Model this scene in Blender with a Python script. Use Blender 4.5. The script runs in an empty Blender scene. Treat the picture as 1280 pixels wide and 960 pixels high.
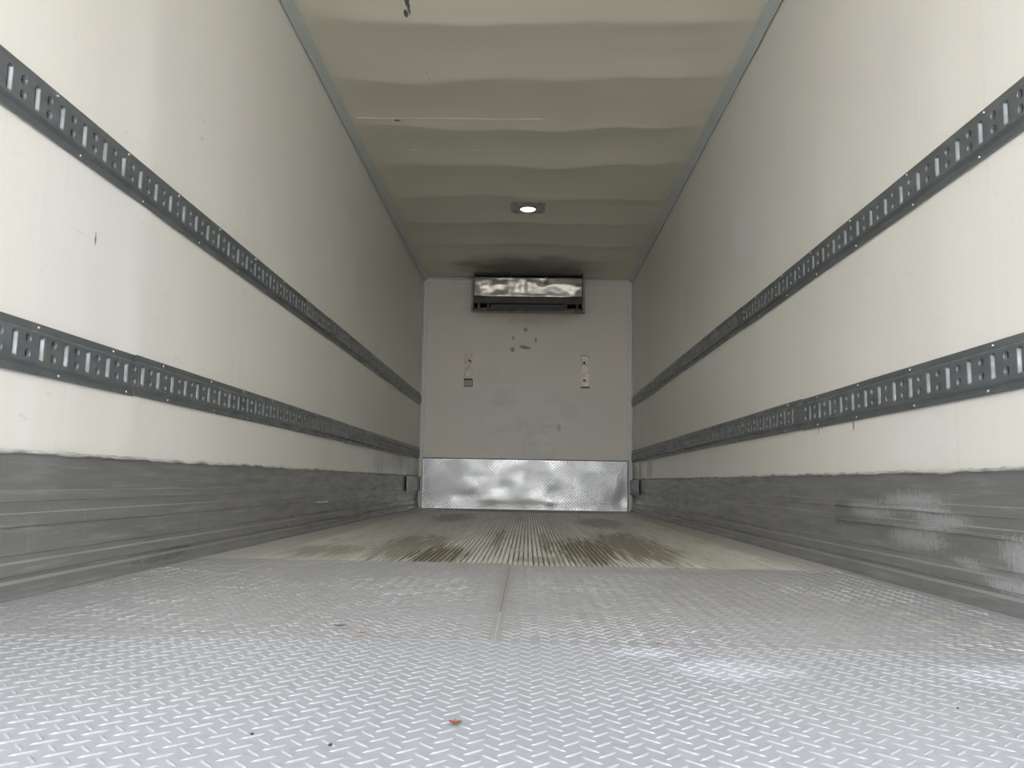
import bpy, bmesh, math, random
import numpy as np
from mathutils import Vector, Matrix, noise
from mathutils.geometry import tessellate_polygon

random.seed(7)
SC = bpy.context.scene
C = SC.collection

# ------------------------------------------------------------------ camera
PITCH, YAW, ROLL, FPX = .1181, .0203, .0171, 1037.05
cam = bpy.data.cameras.new('camera'); camo = bpy.data.objects.new('camera', cam); C.objects.link(camo)
fwd = Vector((-math.sin(YAW)*math.cos(PITCH), math.cos(YAW)*math.cos(PITCH), math.sin(PITCH)))
rt = fwd.cross(Vector((0, 0, 1))).normalized(); up = rt.cross(fwd)
r2 = rt*math.cos(ROLL)+up*math.sin(ROLL); u2 = up*math.cos(ROLL)-rt*math.sin(ROLL)
M = Matrix((r2, u2, -fwd)).transposed().to_4x4(); M.translation = Vector((.0275, 0, .3033))
camo.matrix_world = M
cam.sensor_width = 36; cam.lens = 36*FPX/1280; cam.clip_start = .02; cam.clip_end = 500
SC.camera = camo

# ------------------------------------------------------------------ world, exposure
w = bpy.data.worlds.new('overcast_sky'); SC.world = w; w.use_nodes = True
nt = w.node_tree; nt.nodes.clear()
out = nt.nodes.new('ShaderNodeOutputWorld'); bg = nt.nodes.new('ShaderNodeBackground')
tc = nt.nodes.new('ShaderNodeTexCoord'); sx = nt.nodes.new('ShaderNodeSeparateXYZ'); rp = nt.nodes.new('ShaderNodeValToRGB')
nt.links.new(tc.outputs['Generated'], sx.inputs[0]); nt.links.new(sx.outputs[2], rp.inputs[0])
nt.links.new(rp.outputs[0], bg.inputs[0]); nt.links.new(bg.outputs[0], out.inputs[0])
rp.color_ramp.elements[0].position = 0; rp.color_ramp.elements[0].color = (1, .98, .945, 1)
rp.color_ramp.elements[1].position = .9; rp.color_ramp.elements[1].color = (.50, .56, .68, 1)
bg.inputs[1].default_value = 2.2
SC.view_settings.view_transform = 'Standard'; SC.view_settings.look = 'None'
SC.view_settings.gamma = 1; SC.view_settings.use_curve_mapping = False
SC.view_settings.exposure = 1.55

# ------------------------------------------------------------------ dimensions (metres)
W, H, D, Y0 = 1.23, 2.686, 9.609, 0.15      # half width, height, front wall, rear opening
YP1, YP2 = 1.63, 3.11                       # tread plate joints

# ------------------------------------------------------------------ helpers
def link(name, me, m, parent=None):
    o = bpy.data.objects.new(name, me); C.objects.link(o)
    ms = m if isinstance(m, (list, tuple)) else [m]
    for k in ms: me.materials.append(k)
    if parent: o.parent = parent
    return o
def mesh(name, V, F, m, parent=None, smooth=False, mi=None):
    me = bpy.data.meshes.new(name); me.from_pydata([tuple(v) for v in V], [], F); me.update()
    if smooth: me.polygons.foreach_set('use_smooth', [True]*len(me.polygons))
    if mi is not None: me.polygons.foreach_set('material_index', mi)
    return link(name, me, m, parent)
def bmo(name, bm, m, parent=None, smooth=False):
    bmesh.ops.recalc_face_normals(bm, faces=bm.faces)
    me = bpy.data.meshes.new(name); bm.to_mesh(me); bm.free()
    if smooth: me.polygons.foreach_set('use_smooth', [True]*len(me.polygons))
    return link(name, me, m, parent)
def box(bm, x0, x1, y0, y1, z0, z1, bev=0):
    r = bmesh.ops.create_cube(bm, size=1)
    for v in r['verts']:
        v.co = Vector((x0+(v.co.x+.5)*(x1-x0), y0+(v.co.y+.5)*(y1-y0), z0+(v.co.z+.5)*(z1-z0)))
    if bev:
        es = {e for v in r['verts'] for e in v.link_edges}
        bmesh.ops.bevel(bm, geom=list(es), offset=bev, segments=2, affect='EDGES', profile=.5)
def cyl(bm, c, r, depth, axis='Z', seg=20, r2=None):
    rr = bmesh.ops.create_cone(bm, cap_ends=True, segments=seg, radius1=r, radius2=r if r2 is None else r2, depth=depth)
    R_ = {'Z': Matrix.Identity(3), 'X': Matrix.Rotation(math.pi/2, 3, 'Y'), 'Y': Matrix.Rotation(math.pi/2, 3, 'X')}[axis]
    for v in rr['verts']: v.co = R_ @ v.co + Vector(c)
def grid(fn, us, vs, flip=False):
    V = [fn(u, v) for u in us for v in vs]; n = len(vs); F = []
    for i in range(len(us)-1):
        for j in range(n-1):
            q = (i*n+j, (i+1)*n+j, (i+1)*n+j+1, i*n+j+1)
            F.append(q[::-1] if flip else q)
    return V, F
def lin(a, b, n): return [a+(b-a)*i/(n-1) for i in range(n)]
def extrude_y(prof, ys, closed=True, shift=None):
    """profile of (x,z) swept along Y"""
    V = []; F = []; n = len(prof)
    for y in ys:
        for (x, z) in prof:
            p = (x, y, z)
            V.append(shift(p) if shift else p)
    for k in range(len(ys)-1):
        for i in range(n if closed else n-1):
            j = (i+1) % n
            F.append((k*n+i, k*n+j, (k+1)*n+j, (k+1)*n+i))
    if closed:
        F.append(tuple(range(n))[::-1]); F.append(tuple((len(ys)-1)*n+i for i in range(n)))
    return V, F
def empty(name, loc): 
    o = bpy.data.objects.new(name, None); C.objects.link(o); o.location = loc; o.empty_display_size = .1; return o
def tag(o, label, cat, group=None, kind=None):
    o['label'] = label; o['category'] = cat
    if group: o['group'] = group
    if kind: o['kind'] = kind
def struct(o): o['kind'] = 'structure'; return o
def rehome(parent):
    """children were built in world coordinates: keep them there under a moved empty"""
    bpy.context.view_layer.update()
    for ch in parent.children: ch.matrix_parent_inverse = parent.matrix_world.inverted()
def nz(x, y, z=0): return noise.noise(Vector((x, y, z)))

# ------------------------------------------------------------------ materials
class Mat:
    def __init__(s, name, col, rough=.5, metal=0, spec=.5):
        s.m = bpy.data.materials.new(name); s.m.use_nodes = True; s.t = s.m.node_tree
        s.b = s.t.nodes['Principled BSDF']
        s.b.inputs['Roughness'].default_value = rough; s.b.inputs['Metallic'].default_value = metal
        s.b.inputs['Specular IOR Level'].default_value = spec
        s.b.inputs['Base Color'].default_value = (*col, 1)
        s.tc = s.t.nodes.new('ShaderNodeTexCoord'); s.P = s.tc.outputs['Object']
        rgb = s.t.nodes.new('ShaderNodeRGB'); rgb.outputs[0].default_value = (*col, 1); s.col = rgb.outputs[0]
    def L(s, a, b): s.t.links.new(a, b)
    def math(s, op, a, b=None, c=None, clamp=False):
        n = s.t.nodes.new('ShaderNodeMath'); n.operation = op; n.use_clamp = clamp
        for i, v in enumerate((a, b, c)):
            if v is None: continue
            if isinstance(v, (int, float)): n.inputs[i].default_value = v
            else: s.L(v, n.inputs[i])
        return n.outputs[0]
    def mapped(s, scale=(1, 1, 1), loc=(0, 0, 0)):
        n = s.t.nodes.new('ShaderNodeMapping'); n.vector_type = 'POINT'
        n.inputs['Location'].default_value = loc; n.inputs['Scale'].default_value = scale
        s.L(s.P, n.inputs[0]); return n.outputs[0]
    def noise(s, scale=(1, 1, 1), detail=4, rough=.55, dist=0, loc=(0, 0, 0)):
        n = s.t.nodes.new('ShaderNodeTexNoise'); n.inputs['Scale'].default_value = 1
        n.inputs['Detail'].default_value = detail; n.inputs['Roughness'].default_value = rough; n.inputs['Distortion'].default_value = dist
        s.L(s.mapped(scale, loc), n.inputs['Vector']); return n.outputs[0]
    def ramp(s, f, lo, hi, a=0., b=1.):
        n = s.t.nodes.new('ShaderNodeMapRange'); n.interpolation_type = 'SMOOTHSTEP'
        for i, v in enumerate((lo, hi, a, b)): n.inputs[i+1].default_value = v
        s.L(f, n.inputs[0]); return n.outputs[0]
    def mix(s, f, col):
        n = s.t.nodes.new('ShaderNodeMixRGB')
        if isinstance(f, (int, float)): n.inputs[0].default_value = f
        else: s.L(f, n.inputs[0])
        s.L(s.col, n.inputs[1]); n.inputs[2].default_value = (*col, 1); s.col = n.outputs[0]; return s
    def blob(s, c, r, ns=(30, 30, 30), thr=.35, soft=.15, amt=1.):
        """mask of a stain at c with half-sizes r, its outline broken up by noise"""
        sc = tuple(1/k for k in r)
        v = s.mapped(sc, tuple(-a/b for a, b in zip(c, r)))
        n = s.t.nodes.new('ShaderNodeVectorMath'); n.operation = 'LENGTH'; s.L(v, n.inputs[0])
        d = s.math('SUBTRACT', 1, n.outputs['Value'], clamp=True)
        f = s.math('MULTIPLY', s.math('POWER', d, .6), s.noise(ns, 4, .6))
        return s.ramp(f, thr-soft, thr+soft, 0, amt)
    def rough(s, f, lo, hi, a, b): s.L(s.ramp(f, lo, hi, a, b), s.b.inputs['Roughness']); return s
    def bump(s, f, dist=.001, st=1., prev=None):
        n = s.t.nodes.new('ShaderNodeBump'); n.inputs['Distance'].default_value = dist; n.inputs['Strength'].default_value = st
        s.L(f, n.inputs['Height'])
        if prev: s.L(prev, n.inputs['Normal'])
        s.L(n.outputs[0], s.b.inputs['Normal']); return n.outputs[0]
    def done(s): s.L(s.col, s.b.inputs['Base Color']); return s.m

def side_wall_mat(name, side):
    m = Mat(name, (.885, .860, .800), .38, 0, .45)
    m.mix(m.ramp(m.noise((1, 1.6, .12), 3), .45, .62, 0, .5), (.86, .83, .76))
    m.mix(m.ramp(m.noise((1, 9, .25), 3), .56, .68, 0, .35), (.89, .885, .87))
    m.mix(m.ramp(m.noise((1, 1.2, 1.2), 5, loc=(3, 1, 5)), .5, .75, 0, .45), (.83, .81, .76))
    m.mix(m.ramp(m.noise((1, 60, 1.2), 2, .7), .62, .72, 0, .2), (.70, .68, .62))   # run marks
    m.mix(m.ramp(m.noise((20, 5, 45), 4, .7, 1.5), .66, .72, 0, .35), (.5, .48, .43))  # scrapes
    m.mix(m.ramp(m.noise((150, 150, 150), 2), .73, .76, 0, .5), (.3, .28, .25))
    # grime and a painted brown reflection (right side) low down, at the front end
    if side > 0:
        for (y, z, a, b, k) in [(9.35, .43, .22, .1, .9), (9.0, .45, .12, .12, .6), (8.3, .45, .3, .1, .35)]:
            m.mix(m.blob((W, y, z), (1, a, b), (1, 14, 3), .2, .15, k), (.36, .28, .16))
        m.mix(m.blob((W, 3.1, .535), (1, .010, .026), (1, 60, 40), .2, .1, .75), (.55, .10, .08))
        m.mix(m.blob((W, 3.47, .54), (1, .008, .022), (1, 60, 40), .2, .1, .6), (.3, .28, .24))
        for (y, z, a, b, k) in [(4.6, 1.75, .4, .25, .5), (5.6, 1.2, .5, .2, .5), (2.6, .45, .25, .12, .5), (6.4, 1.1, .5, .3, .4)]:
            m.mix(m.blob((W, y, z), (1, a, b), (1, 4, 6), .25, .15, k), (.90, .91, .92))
    else:
        for (y, z, a, b, k) in [(8.2, .5, 1.0, .16, .6), (7.2, .45, .6, .12, .4)]:
            m.mix(m.blob((-W, y, z), (1, a, b), (1, 9, 2), .3, .18, k), (.45, .42, .36))
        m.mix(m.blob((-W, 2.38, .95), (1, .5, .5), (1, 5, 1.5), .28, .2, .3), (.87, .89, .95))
        m.mix(m.blob((-W, 2.32, .985), (1, .008, .03), (1, 160, 60), .3, .08), (.2, .2, .2))
    f = m.noise((1, 60, 60), 3)
    b1 = m.bump(f, .0006, .5)
    m.rough(m.noise((1, 3, 2), 4), .35, .7, .3, .5)
    return m.done()

def ceil_mat():
    m = Mat('ceiling_liner_white', (.83, .795, .67), .42, 0, .4)
    m.mix(m.ramp(m.noise((.5, 2.2, 1), 4), .42, .68, 0, .55), (.77, .735, .60))
    m.mix(m.ramp(m.noise((3, 3, 1), 5, .6), .62, .75, 0, .3), (.70, .67, .54))
    def dk(x, y, a, b, k=1, thr=.28, n=(40, 14, 1)): m.mix(m.blob((x, y, H), (a, b, 9), n, thr, .08, k), (.05, .045, .04))
    dk(-.612, 3.83, .018, .20, .9, .2, (70, 18, 1)); dk(-.63, 3.99, .014, .035, .9, .22); dk(-.87, 5.255, .03, .016, .8, .22)
    dk(-.6, 4.62, .012, .009, .35); dk(-.85, 4.75, .01, .01, .35); dk(-.8, 4.78, .009, .009, .35)
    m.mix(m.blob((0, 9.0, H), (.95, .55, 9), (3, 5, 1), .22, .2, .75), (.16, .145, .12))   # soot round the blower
    m.mix(m.ramp(m.noise((160, 160, 1), 2), .74, .77, 0, .5), (.22, .2, .16))
    m.bump(m.noise((50, 50, 1), 3), .0006, .5)
    return m.done()

def front_mat():
    m = Mat('front_wall_white', (.84, .80, .725), .42, 0, .4)
    m.mix(m.ramp(m.noise((1.5, 1, 1), 4, loc=(0, 0, 3)), .4, .7, 0, .4), (.79, .75, .67))
    m.mix(m.blob((.0, D, 1.0), (1.3, 5, .62), (3, 1, 3), .25, .2, .5), (.74, .745, .74))
    for (x, z, a, b, k) in [(-.31, 1.3, .18, .16, .6), (-.2, 1.0, .5, .12, .45), (.15, .8, .25, .22, .5), (.5, 1.1, .2, .2, .45), (-.45, 1.55, .3, .15, .35)]:
        m.mix(m.blob((x, D, z), (a, 5, b), (4.5, 1, 4.5), .30, .07, k*.6), (.66, .64, .59))
    for (x, z, a, b, k) in [(.2, .75, .2, .2, .6), (.35, 1.0, .25, .1, .5), (-.3, 1.02, .3, .1, .5)]:
        m.mix(m.blob((x, D, z), (a, 5, b), (4.5, 1, 4.5), .30, .07, k*.7), (.90, .89, .86))
    for (x, z, a, b) in [(-.045, 1.885, .055, .022), (.0, 1.872, .05, .016), (-.02, 2.09, .028, .028), (-.165, 1.99, .012, .03), (.105, 1.965, .014, .035), (-.17, 1.85, .03, .03)]:
        m.mix(m.blob((x, D, z), (a*1.3, 5, b*1.3), (28, 1, 28), .25, .12, .7), (.22, .17, .12))
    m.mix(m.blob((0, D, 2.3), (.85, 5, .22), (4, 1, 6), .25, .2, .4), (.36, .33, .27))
    f = m.noise((60, 1, 60), 3); m.bump(f, .0006, .5)
    return m.done()

def liner_mat(side):
    m = Mat('scuff_liner_aluminium', (.33, .33, .325), .42, .5)
    m.mix(m.ramp(m.noise((1, 1.3, 14), 5, .6), .42, .68, 0, .55), (.26, .26, .255))
    m.mix(m.ramp(m.noise((1, 3, 60), 4, .65), .5, .72, 0, .5), (.52, .52, .50))
    m.mix(m.ramp(m.noise((1, 30, 4), 4, .7), .6, .72, 0, .3), (.46, .46, .45))
    m.mix(m.ramp(m.noise((1, 90, 90), 2), .70, .75, 0, .7), (.5, .5, .49))
    if side > 0:
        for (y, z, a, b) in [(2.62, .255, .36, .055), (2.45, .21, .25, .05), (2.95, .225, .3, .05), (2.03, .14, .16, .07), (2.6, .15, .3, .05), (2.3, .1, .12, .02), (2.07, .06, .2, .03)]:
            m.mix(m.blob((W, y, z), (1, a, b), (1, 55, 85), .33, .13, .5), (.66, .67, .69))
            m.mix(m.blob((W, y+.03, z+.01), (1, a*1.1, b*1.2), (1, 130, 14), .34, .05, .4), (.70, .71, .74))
    else:
        for (y, z, a, b) in [(3.0, .045, .25, .02), (2.86, .028, .35, .02), (7.4, .08, .25, .05)]:
            m.mix(m.blob((-W, y, z), (1, a, b), (1, 30, 60), .3, .09, .5), (.12, .12, .11))
    m.mix(m.blob((0, 8.4, .2), (9, 1.3, .3), (1, 9, 9), .3, .2, .55), (.5, .5, .47))
    m.rough(m.noise((1, 4, 30), 4), .35, .7, .33, .55)
    m.bump(m.noise((1, 3, 240), 3), .0006, .6)
    return m.done()

def tread_mat(name, col, dirt, rough, metal=.35):
    m = Mat(name, col, rough, metal)
    m.mix(m.ramp(m.noise((1.5, 1.5, 1), 5, .6), .42, .68, 0, .5), dirt)
    m.mix(m.ramp(m.noise((55, 55, 1), 4, .6), .5, .7, 0, .35), tuple(c*.78 for c in dirt))
    m.mix(m.ramp(m.noise((30, 5, 1), 4, .7), .6, .72, 0, .3), tuple(min(1, c*1.25) for c in col))
    return m

def T1():
    m = tread_mat('bright_tread_aluminium', (.50, .505, .525), (.44, .445, .455), .36)
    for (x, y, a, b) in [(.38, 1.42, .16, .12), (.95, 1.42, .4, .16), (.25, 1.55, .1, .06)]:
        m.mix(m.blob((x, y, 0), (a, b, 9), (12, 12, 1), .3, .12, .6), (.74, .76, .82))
    m.mix(m.ramp(m.noise((140, 140, 1), 2), .74, .77, 0, .5), (.2, .18, .15))
    return m.done()
def T2():
    m = tread_mat('worn_tread_aluminium', (.47, .465, .47), (.40, .395, .39), .42)
    m.mix(m.ramp(m.noise((38, 22, 1), 5, .75), .5, .62, 0, .45), (.60, .60, .60))
    m.mix(m.ramp(m.noise((42, 25, 1), 5, .75, loc=(7, 7, 7)), .52, .64, 0, .5), (.30, .30, .295))
    for (x, y, a, b, k) in [(-.03, 2.3, .05, .9, .5), (-.12, 2.5, .03, .5, .3), (.45, 2.95, .4, .1, .4), (.55, 2.3, .35, .5, .35)]:
        m.mix(m.blob((x, y, 0), (a, b, 9), (10, 10, 1), .25, .15, k), (.38, .365, .33))
    for t in range(7):
        m.mix(m.blob((.86+.035*t-.02, 2.42-.11*t, 0), (.035, .06, 9), (60, 40, 1), .32, .08, .6), (.66, .64, .50))
    return m.done()
def floor_mat():
    m = Mat('ribbed_floor_aluminium', (.78, .765, .70), .42, .15)
    m.mix(m.ramp(m.noise((7, .5, 1), 5, .65), .42, .64, 0, .75), (.62, .60, .51))
    m.mix(m.ramp(m.noise((30, 2.5, 1), 4, .7), .52, .7, 0, .55), (.36, .33, .25))
    m.mix(m.ramp(m.noise((60, 6, 1), 3, .7, loc=(4, 4, 4)), .56, .7, 0, .6), (.90, .89, .84))
    for sx_ in (-1, 1): m.mix(m.blob((sx_*1.14, 5, 0), (.16, 99, 9), (8, 2, 1), .25, .1, .8), (.55, .54, .495))
    for (x, y, a, b, k) in [(-.33, 3.5, .2, .7, .9), (.30, 3.9, .24, 1.2, .95), (-.12, 4.6, .05, 1.4, .7), (.12, 4.4, .05, 1.3, .7), (.55, 4.3, .3, 1.6, .8), (-.5, 4.0, .28, 1.3, .6), (.1, 9.0, 1.6, .7, .9), (-.6, 7.2, .3, 1.3, .6), (.6, 6.6, .3, 1.4, .6), (.1, 3.35, .2, .25, .6), (-.85, 3.6, .25, .5, .5)]:
        m.mix(m.blob((x, y, 0), (a, b, 9), (44, 2.2, 1), .30, .09, k), (.22, .195, .13))
    return m.done()
def groove_mat():
    m = Mat('packed_dirt_in_grooves', (.22, .20, .145), .9)
    m.mix(m.ramp(m.noise((7, 1.2, 1), 5, .65), .44, .58, 0, .9), (.62, .60, .52))
    return m.done()
def track_mat():
    m = Mat('galvanised_track_steel', (.19, .21, .22), .38, .5)
    m.mix(m.ramp(m.noise((8, 6, 25), 4), .42, .68, 0, .6), (.26, .28, .285))
    m.mix(m.ramp(m.noise((70, 40, 120), 4, .7), .62, .74, 0, .5), (.42, .43, .43))
    m.mix(m.ramp(m.noise((14, 14, 14), 3, loc=(5, 5, 5)), .66, .74, 0, .6), (.26, .21, .13))
    m.rough(m.noise((8, 8, 30), 3), .35, .7, .28, .5)
    return m.done()
def kick_mat():
    m = Mat('polished_tread_aluminium', (.40, .41, .425), .3, .85)
    m.mix(m.ramp(m.noise((3, 1, 5), 4), .5, .7, 0, .5), (.30, .31, .325))
    m.mix(m.blob((0, D, .06), (1.4, 9, .07), (8, 1, 20), .3, .15, .5), (.30, .285, .25))
    m.rough(m.noise((4, 1, 4), 3), .35, .65, .26, .38)
    return m.done()
def simple(name, col, rough, metal=0, var=None, ns=(20, 20, 20)):
    m = Mat(name, col, rough, metal)
    m.mix(m.ramp(m.noise(ns, 4), .42, .68, 0, .6), var or tuple(c*.7 for c in col))
    return m.done()

M_wallL = side_wall_mat('left_wall_white', -1); M_wallR = side_wall_mat('right_wall_white', 1)
M_ceil, M_front = ceil_mat(), front_mat()
M_linL, M_linR = liner_mat(-1), liner_mat(1)
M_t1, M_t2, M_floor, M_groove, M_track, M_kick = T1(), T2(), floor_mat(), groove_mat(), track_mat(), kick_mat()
M_trim = simple('pale_blue_grey_trim', (.60, .64, .63), .45, 0, (.54, .57, .555), (4, 4, 4))
M_trimw = simple('off_white_trim', (.80, .81, .79), .45, 0, (.70, .70, .67), (5, 5, 5))
M_seal = simple('yellowed_sealant', (.92, .86, .60), .4, 0, (.70, .64, .42), (30, 30, 30))
M_caulk = simple('torn_grey_sealant', (.60, .60, .57), .6, 0, (.10, .10, .09), (9, 9, 40))
M_edge = simple('pale_ledge', (.46, .46, .45), .4, .4, (.33, .33, .325), (3, 3, 30))  # paler grey for the upward-facing ledges of the liner ridges
M_rivet = simple('bright_rivet', (.85, .85, .85), .22, .9)
M_gutter = simple('dirty_gutter', (.06, .055, .045), .8)
M_out = simple('outer_skin_white', (.75, .75, .75), .4)
M_ground = simple('yard_concrete', (.42, .41, .385), .85, 0, (.34, .33, .31), (1.2, 1.2, 1.2))

# ------------------------------------------------------------------ ground outside
bm = bmesh.new(); box(bm, -30, 30, -40, 30, -1.45, -1.25); struct(bmo('ground', bm, M_ground))

# ------------------------------------------------------------------ side walls
def wall_bulge(side, y, z):
    s = .003*nz(y*1.3, 3.1*side)+.0009*nz(y*4.3, 8.7*side+z*.12)+.0002*nz(y*11, 2.2*side+z*.1)
    s += .0025*nz(y*.9, z*1.1, 4*side)
    if side < 0: s += .0042*math.exp(-((y-2.60)/.10)**2)
    else: s += -.0015*math.exp(-((y-2.55)/.14)**2)
    return s - .006
for side, nm, mt in ((-1, 'wall_left', M_wallL), (1, 'wall_right', M_wallR)):
    ys = lin(Y0, D, 330); zs = lin(-.02, H+.02, 46)
    def fn(y, z, side=side):
        e = min(1, (y-Y0)/.05, (D-y)/.05)
        return (side*(W-wall_bulge(side, y, z)*e), y, z)
    V, F = grid(fn, ys, zs, side < 0)
    n0 = len(V); nv = len(zs)
    X = side*(W+.08)
    V += [(X, Y0, -.02), (X, Y0, H+.02), (X, D+.08, H+.02), (X, D+.08, -.02)]
    F.append((n0, n0+1, n0+2, n0+3))
    F.append(tuple(range(0, nv))+(n0+1, n0))
    last = [(len(ys)-1)*nv+i for i in range(nv)]
    F.append(tuple(last)+(n0+2, n0+3))
    F.append(tuple(i*nv+nv-1 for i in range(len(ys)))+(n0+2, n0+1))
    F.append(tuple(i*nv for i in range(len(ys)))+(n0+3, n0))
    struct(mesh(nm, V, F, mt, smooth=False))
    o = bpy.data.objects[nm]; k = (len(ys)-1)*(nv-1)
    o.data.polygons.foreach_set('use_smooth', [i < k for i in range(len(o.data.polygons))])

# ------------------------------------------------------------------ ceiling, sagging between the roof bows
KN = [-.7, 0, .68, 1.35, 2.0, 2.67, 3.35, 4.03, 4.67, 5.36, 6.04, 6.71, 7.40, 8.10, 8.70, 9.25, 9.9]
def ceil_z(x, y):
    yy = y+.10*nz(x*1.1, y*.45, 7)+.05*nz(x*2.6, y*.8, 1)
    if x < -.3: yy -= .10*min(1, (-.3-x)/.7)*nz(y*.7, 3.3)
    for a, b in zip(KN, KN[1:]):
        if a <= yy < b: break
    u = (yy-a)/(b-a)
    f = math.sqrt(math.sin(math.pi*u)**2+.012)**.85
    A = .034*(.7+.7*nz(a*3.1, x*.9, 2)+.25)*min(1, (W-abs(x))/.45+.1)
    e = min(1, (W-abs(x))/.09, (D-y)/.08, (y-Y0)/.05); e = max(e, 0)
    z = A*(f-.6)+.007*nz(x*1.3, y*1.5, 5)+.003*nz(x*1.5, y*5, 9)+.0012*nz(x*3, y*12, 4)
    return H + .002 + z*e
V, F = grid(lambda y, x: (x, y, ceil_z(x, y)), lin(Y0, D, 420), lin(-W, W, 60), False)
o = mesh('ceiling', V, F, [M_ceil, M_out], smooth=True)
bm = bmesh.new(); bm.from_mesh(o.data); box(bm, -W-.08, W+.08, Y0, D+.08, H+.05, H+.12)
bm.faces.ensure_lookup_table()
for f in bm.faces[-6:]: f.material_index = 1; f.smooth = False
bm.to_mesh(o.data); bm.free(); struct(o)

# ------------------------------------------------------------------ front wall
def fw(x, z):
    d = .003*nz(x*1.6, z*1.6, 3)+.0012*nz(x*6, z*6, 8)
    for (cx, cz, a, b, k) in [(.2, .8, .2, .18, .004), (-.3, 1.02, .25, .12, .004), (.45, 1.1, .25, .15, -.004), (-.3, 1.35, .17, .12, .004), (.1, .62, .2, .12, .004), (.3, 1.0, .1, .1, .004)]:
        q = max(abs(x-cx)/a, abs(z-cz)/b)
        d += 2.4*k/(1+math.exp((q-1+.35*nz(x*6, z*6))*16))
    return D+max(d, -.004)+.003
V, F = grid(lambda x, z: (x, fw(x, z), z), lin(-W-.02, W+.02, 150), lin(-.02, H+.02, 160), True)
o = mesh('wall_front', V, F, M_front, smooth=True)
bm = bmesh.new(); bm.from_mesh(o.data); box(bm, -W-.08, W+.08, D+.02, D+.1, -.05, H+.1); bm.to_mesh(o.data); bm.free(); struct(o)

# ------------------------------------------------------------------ floor: extruded ribs between flat borders, gutter at the front
NR = 104; RX = 1.03; P = 2*RX/NR
prof = [(-W-.02, 0), (-1.12, 0), (-1.118, -.004), (-1.112, -.004), (-1.11, 0), (-RX, 0)]
mi_g = set()
for i in range(NR):
    x = -RX+i*P
    deep = .0065
    prof += [(x+.0008, 0.0006), (x+P*.60, .0006), (x+P*.63, 0), (x+P*.66, -deep), (x+P*.94, -deep), (x+P*.985, 0)]
prof += [(RX, 0), (1.11, 0), (1.112, -.004), (1.118, -.004), (1.12, 0), (W+.02, 0)]
YF = D-.2
ys = [YP1-.35, 3.0]+lin(3.1, YF, 40)
V, F = extrude_y(prof, ys, closed=False)
n = len(prof)-1; mi = []
for k in range(len(ys)-1):
    for i in range(n):
        mi.append(1 if prof[i][1] < -.0055 and prof[i+1][1] < -.0055 else 0)
nn = len(V)
V += [(-W-.02, YF, -.0), (W+.02, YF, 0), (W+.02, YF, -.035), (-W-.02, YF, -.035), (W+.02, D, -.035), (-W-.02, D, -.035)]
F += [(nn, nn+1, nn+2, nn+3), (nn+3, nn+2, nn+4, nn+5)]; mi += [2, 2]
o = mesh('floor', V, F, [M_floor, M_groove, M_gutter], mi=mi)
bm = bmesh.new(); bm.from_mesh(o.data); box(bm, -W-.08, W+.08, YP1-.1, D+.08, -.16, -.045); box(bm, -1.2, -1.0, Y0, D, -.3, -.16); box(bm, 1.0, 1.2, Y0, D, -.3, -.16)
bm.to_mesh(o.data); bm.free(); struct(o)

# ------------------------------------------------------------------ raised tread pattern
def bars(V, F, place, cs, L=.0162, w=.0028, h=.0014):
    """cs: list of (u,v,angle); place(u,v,height) -> xyz"""
    ring = [(-1, 0), (-.45, 1), (.45, 1), (1, 0), (.45, -1), (-.45, -1)]
    top = [(-.62, .22), (.62, .22), (.62, -.22), (-.62, -.22)]
    for (u, v, a, kh) in cs:
        c, s = math.cos(a), math.sin(a); b = len(V)
        for (p, q) in ring: V.append(place(u+c*p*L-s*q*w, v+s*p*L+c*q*w, 0))
        for (p, q) in top: V.append(place(u+c*p*L-s*q*w, v+s*p*L+c*q*w, h*kh))
        F += [(b+1, b+7, b+6), (b+1, b+2, b+7), (b+4, b+9, b+8), (b+4, b+5, b+9), (b+6, b+7, b+8, b+9),
              (b, b+1, b+6), (b, b+6, b+9), (b, b+9, b+5), (b+3, b+7, b+2), (b+3, b+8, b+7), (b+3, b+4, b+8)]
PX, PY = .0375, .0388
def lattice(x0, x1, y0, y1, ox=.0285, oy=.9545, a1=-47.5, a2=45, kfn=None, px=PX, py=PY):
    cs = []
    for i in range(int((x0-ox)/px)-1, int((x1-ox)/px)+2):
        for j in range(int((y0-oy)/py)-1, int((y1-oy)/py)+2):
            for (dx, dy, a) in ((0, 0, a1), (-.52, .5, a2)):
                x, y = ox+(i+dx)*px, oy+(j+dy)*py
                if x0+.013 < x < x1-.013 and y0+.013 < y < y1-.013:
                    k = kfn(x, y) if kfn else 1
                    if k > .05: cs.append((x, y, math.radians(a), k))
    return cs
def slab(V, F, x0, x1, y0, y1, zt, zb):
    b = len(V)
    V += [(x0, y0, zt), (x1, y0, zt), (x1, y1, zt), (x0, y1, zt), (x0, y0, zb), (x1, y0, zb), (x1, y1, zb), (x0, y1, zb)]
    F += [(b, b+1, b+2, b+3), (b+4, b+7, b+6, b+5), (b, b+4, b+5, b+1), (b+1, b+5, b+6, b+2), (b+2, b+6, b+7, b+3), (b+3, b+7, b+4, b)]

# rear sill plate (bright, nearest)
V, F = [], []
YS = -.35
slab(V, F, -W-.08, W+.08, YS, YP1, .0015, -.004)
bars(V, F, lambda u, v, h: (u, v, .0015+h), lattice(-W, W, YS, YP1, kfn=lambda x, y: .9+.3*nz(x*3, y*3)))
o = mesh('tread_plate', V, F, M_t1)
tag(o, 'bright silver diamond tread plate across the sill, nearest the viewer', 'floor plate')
bm = bmesh.new(); box(bm, -W-.1, W+.1, YS, YP1-.1, -.30, -.006); 
struct(bmo('trim_1', bm, simple('sill_steel', (.3, .3, .3), .5, .5)))

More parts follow.
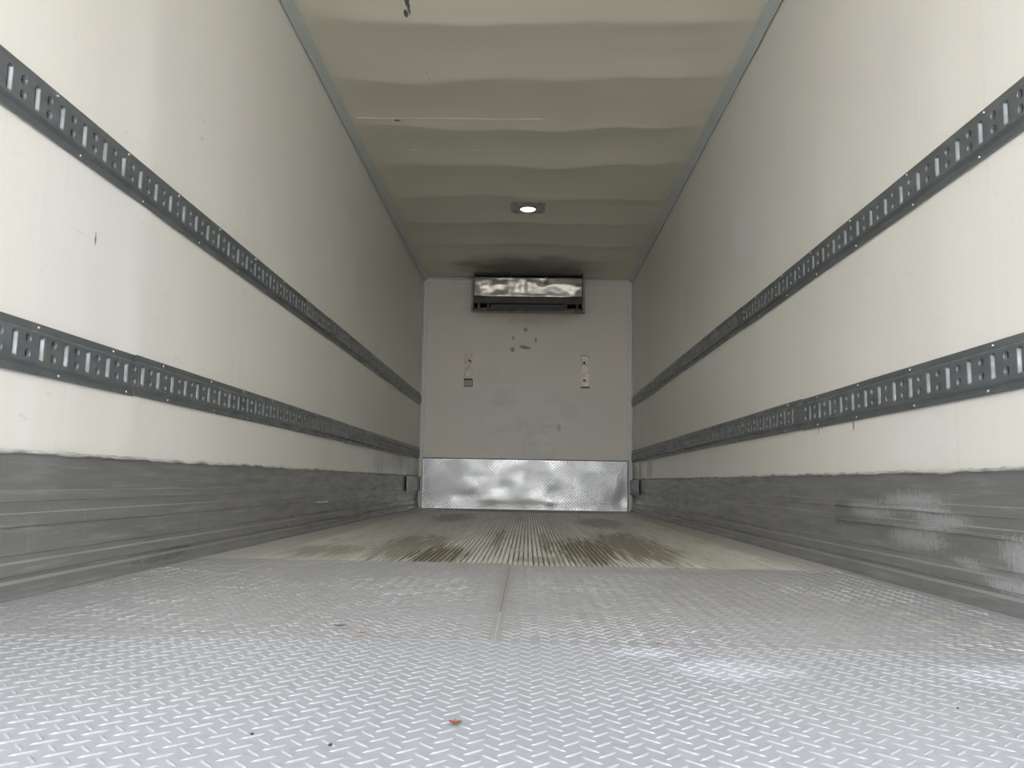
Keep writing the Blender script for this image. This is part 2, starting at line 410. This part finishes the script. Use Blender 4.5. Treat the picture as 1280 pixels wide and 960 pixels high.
# two worn plates that meet in a seam, just left of centre
def worn(x, y): return max(.55, .75+.7*nz(x*2.2, y*2.2, 5)+.35*nz(x*8, y*8))
for nm, x0, x1, y1, lab in ((0, -1.195, -.0322, 3.165, 'dull worn diamond tread plate on the left half of the floor'),
                            (1, -.0305, 1.195, 3.11, 'dull worn diamond tread plate on the right half of the floor')):
    V, F = [], []
    zt = .0015 if nm else .0017
    slab(V, F, x0, x1, YP1-.0002, y1, zt, .0004)
    bars(V, F, lambda u, v, h: (u, v, zt+h), lattice(x0, x1, YP1, y1, ox=.0285 if nm else .021, kfn=lambda x, y: max(.3, worn(x, y)*random.uniform(.55, 1.35))))
    o = mesh('tread_plate', V, F, M_t2); tag(o, lab, 'floor plate')
    if nm:
        bm = bmesh.new(); box(bm, -.0335, -.0295, 2.0, y1, .0003, .0012); q = bmo('packed_dirt', bm, simple('seam_dirt', (.16, .15, .13), .8), o)

# ------------------------------------------------------------------ scuff liners along the foot of both walls
def liner_profile(side):
    p = [(0, .357), (.010, .357), (.010, .290), (.003, .284), (.003, .269), (.015, .262), (.015, .236), (.005, .230), (.005, .213), (.017, .205)]
    if side < 0: p += [(.017, .1745), (.001, .1738), (.001, .1690), (.017, .1683)]
    p += [(.017, .106), (.008, .100), (.008, .092), (.020, .084), (.020, .057), (.011, .051), (.011, .045), (.022, .037), (.022, .018), (.024, .010), (.036, .006), (.036, .0), (0, .0)]
    return [(side*(W-a), z) for a, z in p]
for side, nm, mt in ((-1, 'baseboard_left', M_linL), (1, 'baseboard_right', M_linR)):
    def sh(p, side=side):
        x, y, z = p
        k = .0022*nz(y*1.4, z*4, side*3)+.0012*nz(y*5, z*9, side)
        if z > .3: k += .0015*nz(y*9, 5); 
        zz = z+(.0035*nz(y*2.2, 1.7*side)+.0025*nz(y*14, 3)) if z > .34 else z
        if side < 0: k += .010*math.exp(-((y-5.02)/.10)**2)*math.exp(-((z-.172)/.012)**2)*(1 if z < .1725 else -.3)
        return (x-side*(abs(k) if abs(x) > W-.001 else -.012 if z > .002 else -.012), y, zz)
    V, F = extrude_y(liner_profile(side), lin(Y0+.02, D-.004, 340), shift=sh)
    LP = liner_profile(side); npf = len(LP)
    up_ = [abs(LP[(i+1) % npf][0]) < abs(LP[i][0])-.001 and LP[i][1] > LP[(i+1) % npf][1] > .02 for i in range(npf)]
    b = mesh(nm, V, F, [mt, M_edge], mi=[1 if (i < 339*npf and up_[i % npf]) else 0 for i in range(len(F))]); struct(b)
    # ragged bead of sealant on its top edge
    ys = lin(Y0+.03, D-.05, 700); Vs = []; Fs = []
    for y in ys:
        r = .0035+.004*max(0, nz(y*6, side*9))+.0035*max(0, nz(y*31, 2))
        g = .357+.0035*nz(y*2.2, 1.7*side)+.0025*nz(y*14, 3)
        hgt = g+.003+.006*max(0, nz(y*8, 4*side)+.15)
        for t in range(7):
            a = math.pi*t/6-math.pi/2
            Vs.append((side*(W-.006-r*1.3*math.cos(a)), y, hgt-.003+(r*1.2)*math.sin(a)))
    for i in range(len(ys)-1):
        for t in range(6): Fs.append((i*7+t, i*7+t+1, i*7+7+t+1, i*7+7+t))
    mesh('sealant_bead', Vs, Fs, M_caulk, b, smooth=True)
# pressed slots in the right liner: short raised ribs that start part-way along
for (z, ya, yb) in ((.243, 2.36, 3.27), (.188, 2.02, 3.27)):
    V = []
    for (y, k) in ((ya, 0), (ya+.25, .8), (yb-.03, 1), (yb, .3)):
        for (t, q) in ((-.006, 0), (-.003, 1), (.003, 1), (.006, 0)): V.append((W-.009-(.0095*k*q), y, z+t))
    F = [(i*4+j, i*4+j+1, i*4+5+j, i*4+4+j) for i in range(3) for j in range(3)]
    mesh('raised_rib', V, F, M_linR, bpy.data.objects['baseboard_right'])
# torn lip of the left seam
V, F = grid(lambda y, t: (-W+.016+.012*t*math.sin(max(0, min(1, (y-4.9)/.33))*math.pi)**2, y, .171-.010*t), lin(4.9, 5.23, 16), lin(0, 1, 4))
mesh('torn_lip', V, F, M_rivet, bpy.data.objects['baseboard_left'], smooth=True)
# short cover plates that close the liners at the front corners
for side in (-1, 1):
    bm = bmesh.new(); x = side*W
    ya, yb, zt = (8.55, D-.01, .345) if side < 0 else (8.9, D-.01, .35)
    box(bm, min(x-side*.019, x-side*.026), max(x-side*.019, x-side*.026), ya, yb, .19, zt, .002)
    for z in (.33, .24):
        for yy in (ya+.05, yb-.2): cyl(bm, (x-side*.027, yy, z-.01), .008, .003, 'X', 10)
    o = bmo('cover_plate', bm, M_linR)
    tag(o, 'short %s aluminium cover plate over the scuff liner, at the far %s corner' % ('pale', 'left' if side < 0 else 'right'), 'cover plate')

# ------------------------------------------------------------------ corner trims
def strip(name, prof, ys, mt=M_trim):
    V, F = extrude_y(prof, ys); return struct(mesh(name, V, F, mt))
for k, side in ((2, -1), (3, 1)):
    p = [(side*W, H+.004), (side*(W-.048), H+.004), (side*(W-.050), H-.003), (side*(W-.044), H-.009), (side*(W-.030), H-.018), (side*(W-.012), H-.026), (side*(W-.007), H-.036), (side*W, H-.036)]
    V, F = extrude_y(p, lin(Y0+.02, D-.01, 120), shift=lambda q, s=side: (q[0]+(.0022*nz(q[1]*1.8, s*3) if abs(q[0]) < W-.001 else 0), q[1], q[2]+.002*nz(q[1]*2.3, s)))
    struct(mesh('trim_%d' % k, V, F, M_trim, smooth=False))
for k, side in ((4, -1), (5, 1)):
    bm = bmesh.new()
    box(bm, min(side*W, side*(W-.05)), max(side*W, side*(W-.05)), D-.012, D+.002, .01, H-.02, .003)
    box(bm, min(side*W, side*(W-.010)), max(side*W, side*(W-.010)), D-.045, D-.012, .01, H-.02, .003)
    struct(bmo('trim_%d' % k, bm, M_trimw))
for k, (a, b_) in ((6, (-W, -.63)), (7, (.655, W))):
    bm = bmesh.new(); box(bm, a+.02, b_, D-.013, D+.002, H-.05, H+.004, .003); box(bm, a+.02, b_, D-.045, D-.012, H-.014, H+.002, .002)
    struct(bmo('trim_%d' % k, bm, M_trimw))

# ------------------------------------------------------------------ slotted logistic tracks
def hole_round(cy, cz, r, n=14): return [(cy+r*math.cos(2*math.pi*i/n), cz+r*math.sin(2*math.pi*i/n)) for i in range(n)]
def hole_slot(cy, cz, a, b, r=.005):
    pts = []
    for (sx_, sz_, a0) in ((1, 1, 0), (-1, 1, 90), (-1, -1, 180), (1, -1, 270)):
        for k in range(4):
            t = math.radians(a0+30*k); pts.append((cy+sx_*(a-r)+r*math.cos(t), cz+sz_*(b-r)+r*math.sin(t)))
    return pts
def track_section(side, z0, z1, ya, yb, first, pitch, parent, ysh):
    hgt = z1-z0; zc = (z0+z1)/2
    d0, d1 = .003, .015                      # flange and web stand-off
    fl = .020; sl = .008
    X = lambda off: side*(W-off+.001)
    zw0, zw1 = z0+fl+sl, z1-fl-sl            # web limits
    V, F = [], []
    def quad(a, b, c, d): 
        n = len(V); V.extend([a, b, c, d]); F.append((n, n+1, n+2, n+3))
    # flanges, slopes, edges, in short lengths
    pr = [(0, z0), (d0, z0), (d0, z0+fl), (d1, zw0)]
    pr2 = [(d1, zw1), (d0, z1-fl), (d0, z1), (0, z1)]
    ys = lin(ya, yb, 40)
    for pp in (pr, pr2):
        base = len(V)
        for y in ys:
            for (a, z) in pp: V.append((X(a), y, z+.0012*nz(y*1.3, z0*7)))
        m_ = len(pp)
        for i in range(len(ys)-1):
            for j in range(m_-1): F.append((base+i*m_+j, base+i*m_+j+1, base+(i+1)*m_+j+1, base+(i+1)*m_+j))
    # web with slots and pairs of round holes
    cells = []
    k = math.ceil((ya-first)/pitch+.25)
    y = ya
    while True:
        c = first+k*pitch
        ye = min(c+pitch*.75, yb)
        if c+pitch*.6 > yb: ye = yb
        cells.append((y, ye, c if c+pitch*.6 <= yb and c-.02 > y else None)); y = ye; k += 1
        if ye >= yb-1e-6: break
    hw = (zw1-zw0)/2
    for (a, b, c) in cells:
        zz = lambda y: .0012*nz(y*1.3, z0*7)
        outer = [(a, zw0), (b, zw0), (b, zw1), (a, zw1)]
        loops = [outer]
        if c is not None:
            loops += [hole_slot(c, zc, .0118, hw-.005, .006), hole_round(c+pitch*.48, zc+.019, .0125), hole_round(c+pitch*.48, zc-.019, .0125)]
        tri = tessellate_polygon([[Vector((p[0], p[1], 0)) for p in lp] for lp in loops])
        flat = [p for lp in loops for p in lp]; n0 = len(V)
        V.extend([(X(d1), p[0], p[1]+zz(p[0])) for p in flat])
        F.extend([(n0+t[0], n0+t[1], n0+t[2]) for t in tri])
        # rolled-in lips
        st = n0+4
        for q, lp in enumerate(loops[1:]):
            cy = sum(p[0] for p in lp)/len(lp); cz = sum(p[1] for p in lp)/len(lp)
            prev = list(range(st, st+len(lp)))
            for (sc, dd) in ((.84 if q == 0 else .93, d1-.0012), (.55 if q == 0 else .84, d1-.0055), (.42 if q == 0 else .80, d1-.0085)):
                nb = len(V)
                for p in lp:
                    fy = sc if q == 0 else sc; fz = (1-(1-sc)*.25) if q == 0 else sc
                    V.append((X(dd), cy+(p[0]-cy)*fy, cz+(p[1]-cz)*fz+zz(p[0])))
                m_ = len(lp)
                for i in range(m_): F.append((prev[i], prev[(i+1) % m_], nb+(i+1) % m_, nb+i))
                prev = list(range(nb, nb+m_))
            st += len(lp)
    o = mesh('track_section', V, F, M_track, parent)
    # rivets on both flanges
    y = ya+.09+ysh
    tmp = None
    for zf in (z1-.010, z0+.010):
        yy = ya+.06+ysh+(.05 if zf < zc else 0)
        while yy < yb-.03:
            if rivet_me:
                r = bpy.data.objects.new('rivet', rivet_me[0]); C.objects.link(r)
            else:
                bm = bmesh.new(); bmesh.ops.create_uvsphere(bm, u_segments=10, v_segments=6, radius=.0048)
                for v in bm.verts: v.co.x *= .55
                r = bmo('rivet', bm, M_rivet, None, True); rivet_me.append(r.data)
            r.parent = o; r.location = (X(d0+.001), yy, zf)
            yy += .42+random.uniform(-.05, .05)
    return o
rivet_me = []
TR = [(-1, 1.176, 1.308, 'upper', 'left', 1.962, .1120, (5.1, 7.6)),
      (-1, .556, .687, 'lower', 'left', 1.957, .1120, (2.60, 5.65)),
      (1, 1.183, 1.313, 'upper', 'right', 2.012, .1180, (4.65, 7.7)),
      (1, .553, .688, 'lower', 'right', 2.012, .1155, (3.65, 6.7))]
for (side, z0, z1, ul, lr, first, pitch, joints) in TR:
    e = empty('logistic_track', (side*W, Y0+.1, z0))
    bounds = [Y0+.1, 1.55]+list(joints)+[D-.05]
    for i, (a, b) in enumerate(zip(bounds, bounds[1:])):
        dz = (0, -.0015, .0015, -.001)[i]
        track_section(side, z0+dz, z1+dz, a+.001, b-.001, first, pitch, e, i*.07)
    rehome(e)
    tag(e, 'dark grey slotted steel cargo track, %s of the two rails on the %s wall' % (ul, lr), 'cargo rail', 'cargo tracks along the side walls')

# ------------------------------------------------------------------ kick plate on the front wall
DENT = [(-.68, .14, .16, .07, .018), (-.25, .25, .10, .07, .02), (.36, .2, .1, .08, .022), (.05, .12, .16, .05, -.012), (-.55, .36, .2, .05, .01), (.12, .40, .13, .10, -.012),
        (.62, .27, .22, .12, .012), (1.05, .3, .06, .08, -.015), (1.1, .12, .07, .08, .02), (-.9, .44, .12, .08, .009), (-.05, .42, .1, .06, .013), (-.35, .1, .12, .04, -.012), (.3, .09, .08, .04, -.01), (.85, .46, .15, .06, -.009)]
def kp(x, z):
    d = 0
    for (cx, cz, a, b, k) in DENT: d += k*math.exp(-((x-cx)/a)**2-((z-cz)/b)**2)
    d += .004*nz(x*3, z*4, 1)+.002*nz(x*9, z*9, 6)
    if z < .06: d -= .010*(1-z/.06)*(.6+nz(x*5, 0))
    return D-.030+d*.30
us, vs = lin(-1.185, 1.185, 170), lin(-.002, .572, 44)
V, F = grid(lambda x, z: (x, kp(x, z), z), us, vs, True)
bars(V, F, lambda u, v, h: (u, kp(u, v)-h-.0012, v), lattice(-1.18, 1.18, .0, .57, 0, 0, -47, 47), w=.0048, h=.0052)
n0 = len(V); nv = len(vs)
V += [(-1.185, D-.0025, -.002), (1.185, D-.0025, -.002), (1.185, D-.0025, .574), (-1.185, D-.0025, .574)]
F += [tuple(i*nv+nv-1 for i in range(len(us)))+(n0+2, n0+3), tuple(range(nv))+(n0+3, n0), tuple((len(us)-1)*nv+i for i in range(nv))+(n0+2, n0+1)]
k = (len(us)-1)*(nv-1)
o = mesh('kick_plate', V, F, M_kick); o.data.polygons.foreach_set('use_smooth', [i < k for i in range(len(o.data.polygons))])
tag(o, 'wide dented shiny diamond plate across the foot of the far wall', 'wall plate')

# ------------------------------------------------------------------ two small tread plates on the front wall
M_small = simple('small_polished_plate', (.42, .395, .35), .42, .7, (.24, .22, .19), (25, 25, 25))
M_bar = simple('polished_raised_bars', (.92, .88, .78), .3, .7, (.75, .71, .62), (9, 9, 9))
def small_plate(x0, x1, z0, z1, bolts, label, tilt=0):
    e = empty('wall_plate', ((x0+x1)/2, D, z0))
    V, F = [], []
    f = D-.008
    b = len(V)
    V += [(x0, f-tilt, z0), (x1, f-tilt, z0), (x1, f, z1), (x0, f, z1), (x0, D+.002, z0), (x1, D+.002, z0), (x1, D+.002, z1), (x0, D+.002, z1)]
    F += [(0, 1, 2, 3), (0, 4, 5, 1), (1, 5, 6, 2), (2, 6, 7, 3), (3, 7, 4, 0)]
    bars(V, F, lambda u, v, h: (u, f-tilt*(z1-v)/(z1-z0)-h, v), lattice(x0-.004, x1+.004, z0, z1, x0+.022, z0+.02, -47, 47, px=.045, py=.045), L=.021, w=.0062, h=.006)
    mesh('plate', V, F, [M_small, M_bar], e, mi=[0 if i < 5 else 1 for i in range(len(F))])
    for (bx, bz) in bolts:
        bm = bmesh.new(); cyl(bm, (bx, f-tilt*.5-.006, bz), .016, .012, 'Y', 6); cyl(bm, (bx, f-tilt*.5-.016, bz), .009, .012, 'Y', 12)
        bmo('bolt', bm, M_dark, e)
    return e
M_dark = simple('dark_steel', (.035, .033, .03), .5, .4)
M_brk = simple('painted_bracket', (.52, .51, .46), .5)
e = small_plate(-.728, -.632, 1.525, 1.79, [(-.665, 1.705)], '', .012)
bm = bmesh.new(); box(bm, -.73, -.63, D-.03, D, 1.482, 1.497, .002); bmo('bracket_lip', bm, M_dark, e)
bm = bmesh.new()
box(bm, -.728, -.720, D-.010, D+.002, 1.41, 1.482); box(bm, -.634, -.626, D-.010, D+.002, 1.41, 1.482); box(bm, -.728, -.626, D-.010, D+.002, 1.404, 1.414)
bmo('bracket_frame', bm, simple('grimy_bracket', (.2, .19, .165), .6), e)
bm = bmesh.new(); box(bm, -.72, -.634, D-.004, D+.002, 1.41, 1.482); bmo('backing_pad', bm, M_brk, e)
rehome(e); tag(e, 'small upright diamond plate left of centre on the far wall, empty bracket below it', 'wall plate')
e = small_plate(.637, .730, 1.425, 1.785, [(.672, 1.70), (.672, 1.495)], '', .004)
bm = bmesh.new(); box(bm, .632, .736, D-.012, D+.002, 1.408, 1.420, .001); bmo('plate_edge', bm, M_dark, e)
bm = bmesh.new(); box(bm, .626, .70, D-.012, D+.002, 1.787, 1.793, .001); bmo('plate_edge', bm, M_dark, e)
rehome(e); tag(e, 'small upright diamond plate right of centre on the far wall, two dark bolts', 'wall plate')

# ------------------------------------------------------------------ blower unit under the ceiling
E = empty('evaporator_unit', (0, D, 2.27))
M_steel = Mat('dented_stainless', (.56, .53, .48), .34, .85)
M_steel.mix(M_steel.ramp(M_steel.noise((6, 6, 9), 5, .65), .45, .66, 0, .7), (.30, .28, .24))
M_steel.mix(M_steel.blob((.2, 9.2, 2.57), (.09, 9, .05), (25, 1, 25), .3, .1, .8), (.12, .09, .05))
M_steel = M_steel.done()
M_hous = simple('dark_blower_housing', (.05, .047, .043), .45, .5)
M_lip = simple('grey_blower_lip', (.14, .135, .115), .42, .5)
M_fin = simple('dark_coil_fins', (.07, .075, .085), .4, .7)
XA, XB = -.615, .625; YB_ = D-.40
bm = bmesh.new()   # shell: top slot, back, ends
box(bm, XA, XB, YB_+.06, D-.03, 2.655, 2.668)
box(bm, XA+.01, XB-.01, YB_+.16, D-.03, 2.335, 2.655)
bmo('housing', bm, M_hous, E)
for x in (XA, XB-.012):
    bm = bmesh.new()
    vs_ = [(YB_-.004, 2.668), (YB_-.004, 2.40), (YB_+.012, 2.27), (YB_+.05, 2.255), (D-.03, 2.35), (D-.03, 2.668)]
    a = [bm.verts.new((x, y, z)) for y, z in vs_]; b = [bm.verts.new((x+.012, y, z)) for y, z in vs_]
    bm.faces.new(a); bm.faces.new(b[::-1])
    for i in range(6): bm.faces.new((a[i], a[(i+1) % 6], b[(i+1) % 6], b[i]))
    bmo('end_cap', bm, M_hous, E)
def panel(x, t):   # t 0 top .. 1 bottom
    z = 2.607-.205*t
    g = math.exp(-(abs(x-.0)/.54)**6)
    d = .030*math.sin(math.pi*min(1, t*1.05))*g
    d += .012*nz(x*5, t*2.2, 3)+.008*nz(x*12, t*4, 8)
    d -= .022*math.exp(-((x+.05)/.05)**2-((t-.45)/.3)**2)+.02*math.exp(-((x-.17)/.06)**2-((t-.25)/.25)**2)+.016*math.exp(-((x+.2)/.04)**2-((t-.5)/.4)**2)
    y = YB_-.002+(.058*g-.018)*t-d*.5*min(1, (x-XA)/.05, (XB-x)/.05)
    return (x, y, z)
V, F = grid(panel, lin(XA+.012, XB-.012, 110), lin(0, 1, 26)); V2 = [(x, y+.004, z) for x, y, z in V]; n = len(V)
mesh('front_panel', V+V2, F+[tuple(i+n for i in f[::-1]) for f in F], M_steel, E, smooth=True)
bm = bmesh.new(); box(bm, XA+.02, XB-.02, YB_-.006, YB_+.006, 2.605, 2.616, .002); bmo('panel_rim', bm, M_lip, E)
bm = bmesh.new()   # folded lower lip
V, F = grid(lambda x, t: (x, YB_+.034-.012*t+.003*nz(x*6, t), 2.405-.082*t), lin(XA+.012, XB-.012, 30), lin(0, 1, 4))
V2 = [(x, y+.006, z) for x, y, z in V]; n = len(V); bm.free()
mesh('lower_lip', V+V2, F+[tuple(i+n for i in f[::-1]) for f in F], M_lip, E, smooth=True)
for x in (-.205, .215):
    bm = bmesh.new(); cyl(bm, (x, YB_+.03, 2.655), .006, .05, 'Z', 10); cyl(bm, (x, YB_+.03, 2.675), .012, .008, 'Z', 10); box(bm, x-.008, x+.008, YB_+.02, YB_+.035, 2.607, 2.635)
    bmo('hanger_bolt', bm, M_lip, E)
bm = bmesh.new()   # intake coil seen through the lower opening
box(bm, XA+.2, XB-.2, YB_+.10, YB_+.12, 2.262, 2.33)
for i in range(60):
    x = XA+.19+i*.0145; box(bm, x, x+.003, YB_+.085, YB_+.10, 2.265, 2.328)
box(bm, XA+.19, XB-.19, YB_+.06, YB_+.075, 2.290, 2.295); box(bm, XA+.19, XB-.19, YB_+.06, YB_+.075, 2.275, 2.279)
bmo('intake_grille', bm, M_fin, E)
for x in (XA+.05, XA+.155, XB-.20, XB-.075):
    bm = bmesh.new(); box(bm, x, x+.028, YB_+.03, YB_+.12, 2.262, 2.325, .002); box(bm, x-.01, x+.038, YB_+.03, YB_+.07, 2.256, 2.264)
    bmo('mounting_bracket', bm, M_hous, E)
V, F = grid(lambda x, y: (x, y, 2.262+.09*(y-YB_-.05)/.315), [XA+.015, XB-.015], [YB_+.05, D-.035]); V2 = [(x, y, z+.006) for x, y, z in V]
mesh('drip_pan', V+V2, [F[0][::-1], tuple(i+4 for i in F[0]), (0, 1, 5, 4), (2, 3, 7, 6), (0, 4, 6, 2), (1, 3, 7, 5)], M_lip, E)
bm = bmesh.new()   # flat flange on the wall around the unit
box(bm, -.665, -.61, D-.014, D+.002, 2.292, 2.66, .002); box(bm, .625, .675, D-.014, D+.002, 2.28, 2.66, .002); box(bm, -.665, .675, D-.014, D+.002, 2.285, 2.345, .002)
for x in (-.64, .652): cyl(bm, (x, D-.018, 2.31), .014, .01, 'Y', 12)
bmo('wall_flange', bm, simple('aged_flange', (.66, .61, .48), .5, 0, (.42, .34, .22), (12, 12, 12)), E)
rehome(E); tag(E, 'dented stainless and black refrigeration blower high on the far wall under the ceiling', 'cooling unit')

# ------------------------------------------------------------------ ceiling lamp
LX, LY = -.002, 7.017
e = empty('ceiling_light', (LX, LY, H))
zc = ceil_z(LX, LY)
bm = bmesh.new(); box(bm, LX-.15, LX+.15, LY-.15, LY+.15, zc-.014, zc+.012)
vert = [ed for ed in bm.edges if abs(ed.verts[0].co.z-ed.verts[1].co.z) > .01]
bmesh.ops.bevel(bm, geom=vert, offset=.05, segments=6, affect='EDGES', profile=.5)
bmo('base_plate', bm, simple('lamp_plate', (.52, .50, .43), .5), e)
bm = bmesh.new()
for i in range(32):
    a0, a1 = 2*math.pi*i/32, 2*math.pi*(i+1)/32
    q = []
    for (r, z) in ((.083, zc-.014), (.080, zc-.028), (.068, zc-.030), (.066, zc-.022)):
        q.append([bm.verts.new((LX+r*math.cos(a), LY+r*math.sin(a), z)) for a in (a0, a1)])
    for k in range(3): bm.faces.new((q[k][0], q[k][1], q[k+1][1], q[k+1][0]))
bmesh.ops.remove_doubles(bm, verts=bm.verts, dist=1e-5)
bmo('bezel', bm, simple('lamp_bezel', (.33, .34, .30), .4), e, True)
bm = bmesh.new(); bmesh.ops.create_uvsphere(bm, u_segments=28, v_segments=14, radius=.066)
for v in bm.verts: v.co = Vector((LX+v.co.x, LY+v.co.y, zc-.022+v.co.z*.25))
lm = bpy.data.materials.new('lit_lens'); lm.use_nodes = True; b = lm.node_tree.nodes['Principled BSDF']
b.inputs['Base Color'].default_value = (.9, .95, .9, 1); b.inputs['Emission Color'].default_value = (1, 1, .95, 1); b.inputs['Emission Strength'].default_value = 1.6
bmo('lens', bm, lm, e, True)
for (dx, dy) in ((-.125, -.12), (.125, -.12), (.125, .12), (-.125, .12)):
    bm = bmesh.new(); cyl(bm, (LX+dx*.85, LY+dy*.85, zc-.016), .006, .005, 'Z', 10); bmo('screw', bm, M_dark, e)
rehome(e); tag(e, 'lit round lamp on a square plate in the middle of the ceiling', 'ceiling light')

# ------------------------------------------------------------------ patch panel in the ceiling, edges sealed
e = empty('patch_panel', (-.51, 5.5, H))
X0, X1, Y1, Y2 = -1.135, .118, 5.235, 5.78
V, F = grid(lambda y, x: (x, y, ceil_z(x, y)-.003), lin(Y1, Y2, 40), lin(X0, X1, 40), False)
nb = len(V)
V2 = [(x, y, z+.006) for x, y, z in V]
mesh('panel', V+V2, F+[tuple(i+nb for i in f[::-1]) for f in F]+[], M_ceil, e, smooth=True)
def bead(pts, r):
    V, F = [], []
    for i, (x, y) in enumerate(pts):
        a = Vector(pts[min(i+1, len(pts)-1)])-Vector(pts[max(i-1, 0)]); a.normalize(); nrm = Vector((-a.y, a.x))
        rr = r*(.5+.9*abs(nz(x*9, y*9, 3)))
        for t in range(6):
            q = math.pi*t/5
            V.append((x+nrm.x*rr*math.cos(q), y+nrm.y*rr*math.cos(q), ceil_z(x, y)-.001-rr*.7*math.sin(q)))
    for i in range(len(pts)-1):
        for t in range(5): F.append((i*6+t, i*6+t+1, i*6+7+t, i*6+6+t))
    return V, F
for pts in ([(x, Y1) for x in lin(X0, X1, 120)], [(X1, y) for y in lin(Y1, Y2, 50)], [(x, Y2) for x in lin(X1, X0+.25, 110)]):
    V, F = bead(pts, .009); mesh('sealant_bead', V, F, M_seal, e, smooth=True)
rehome(e); tag(e, 'rectangular patch panel on the ceiling outlined by yellowed sealant, left of centre', 'panel')

# ------------------------------------------------------------------ litter on the floor
def leaf(x, y, z, L, wd, rot, curl, mt, label, tip=.0, pts=0):
    n = 12; V, F = [], []
    for i in range(n+1):
        t = i/n; hw = wd*(math.sin(math.pi*t)**.8)*(1+.25*math.sin(t*17)) + .0002
        for j in range(5):
            s = (j-2)/2
            V.append(((t-.5)*L, s*hw, .0012+curl*(abs(t-.5)*2)**2+.15*hw*abs(s)+.0006*nz(t*7, s*3, x)))
    for i in range(n):
        for j in range(4): F.append((i*5+j, (i+1)*5+j, (i+1)*5+j+1, i*5+j+1))
    nb = len(V); V += [(a, b, c-.0007) for a, b, c in V]; F += [tuple(k+nb for k in f[::-1]) for f in F]
    o = mesh('dead_leaf', V, F, mt, smooth=True); o.location = (x, y, z); o.rotation_euler = (0, 0, rot); tag(o, label, 'leaf'); return o
lf1 = simple('dark_brown_leaf', (.10, .075, .055), .7); lf2 = simple('rusty_leaf', (.40, .22, .09), .7)
m = Mat('red_green_leaf', (.42, .05, .06), .6); m.mix(m.ramp(m.noise((160, 160, 160), 3), .44, .58), (.16, .2, .05)); lf3 = m.done()
leaf(-.347, 1.722, .008, .026, .005, .1, .0018, lf1, 'dark brown curled dead leaf lying on the worn tread plate, left of centre')
leaf(-.289, 1.652, .008, .018, .0055, .6, .002, lf2, 'small rusty brown dead leaf on the seam, right of the dark brown leaf')
leaf(-.058, 1.077, .004, .017, .007, .0, .0015, lf3, 'small red and green leaf scrap on the bright tread plate in the foreground')
leaf(.281, 1.622, .005, .014, .004, -.3, .0015, lf2, 'tiny orange brown leaf bit on the plate seam, right of centre')
def crumb(x, y, z, r, mt, label):
    bm = bmesh.new(); bmesh.ops.create_icosphere(bm, subdivisions=2, radius=r)
    for v in bm.verts: v.co *= 1+.35*noise.noise(v.co*400+Vector((x*9, y, 0))); v.co.z *= .6
    o = bmo('dirt_crumb', bm, mt, None, True); o.location = (x, y, z+r*.5); tag(o, label, 'debris')
crumb(-.294, 1.019, .0015, .0022, M_dark, 'dark crumb on the bright tread plate, lower left, left of the other crumb')
crumb(-.193, .985, .0015, .0024, M_dark, 'dark crumb at the bottom edge of the bright plate, left of the red scrap')
crumb(.631, 1.211, .0015, .0020, M_dark, 'dark crumb on the bright tread plate at the far right')
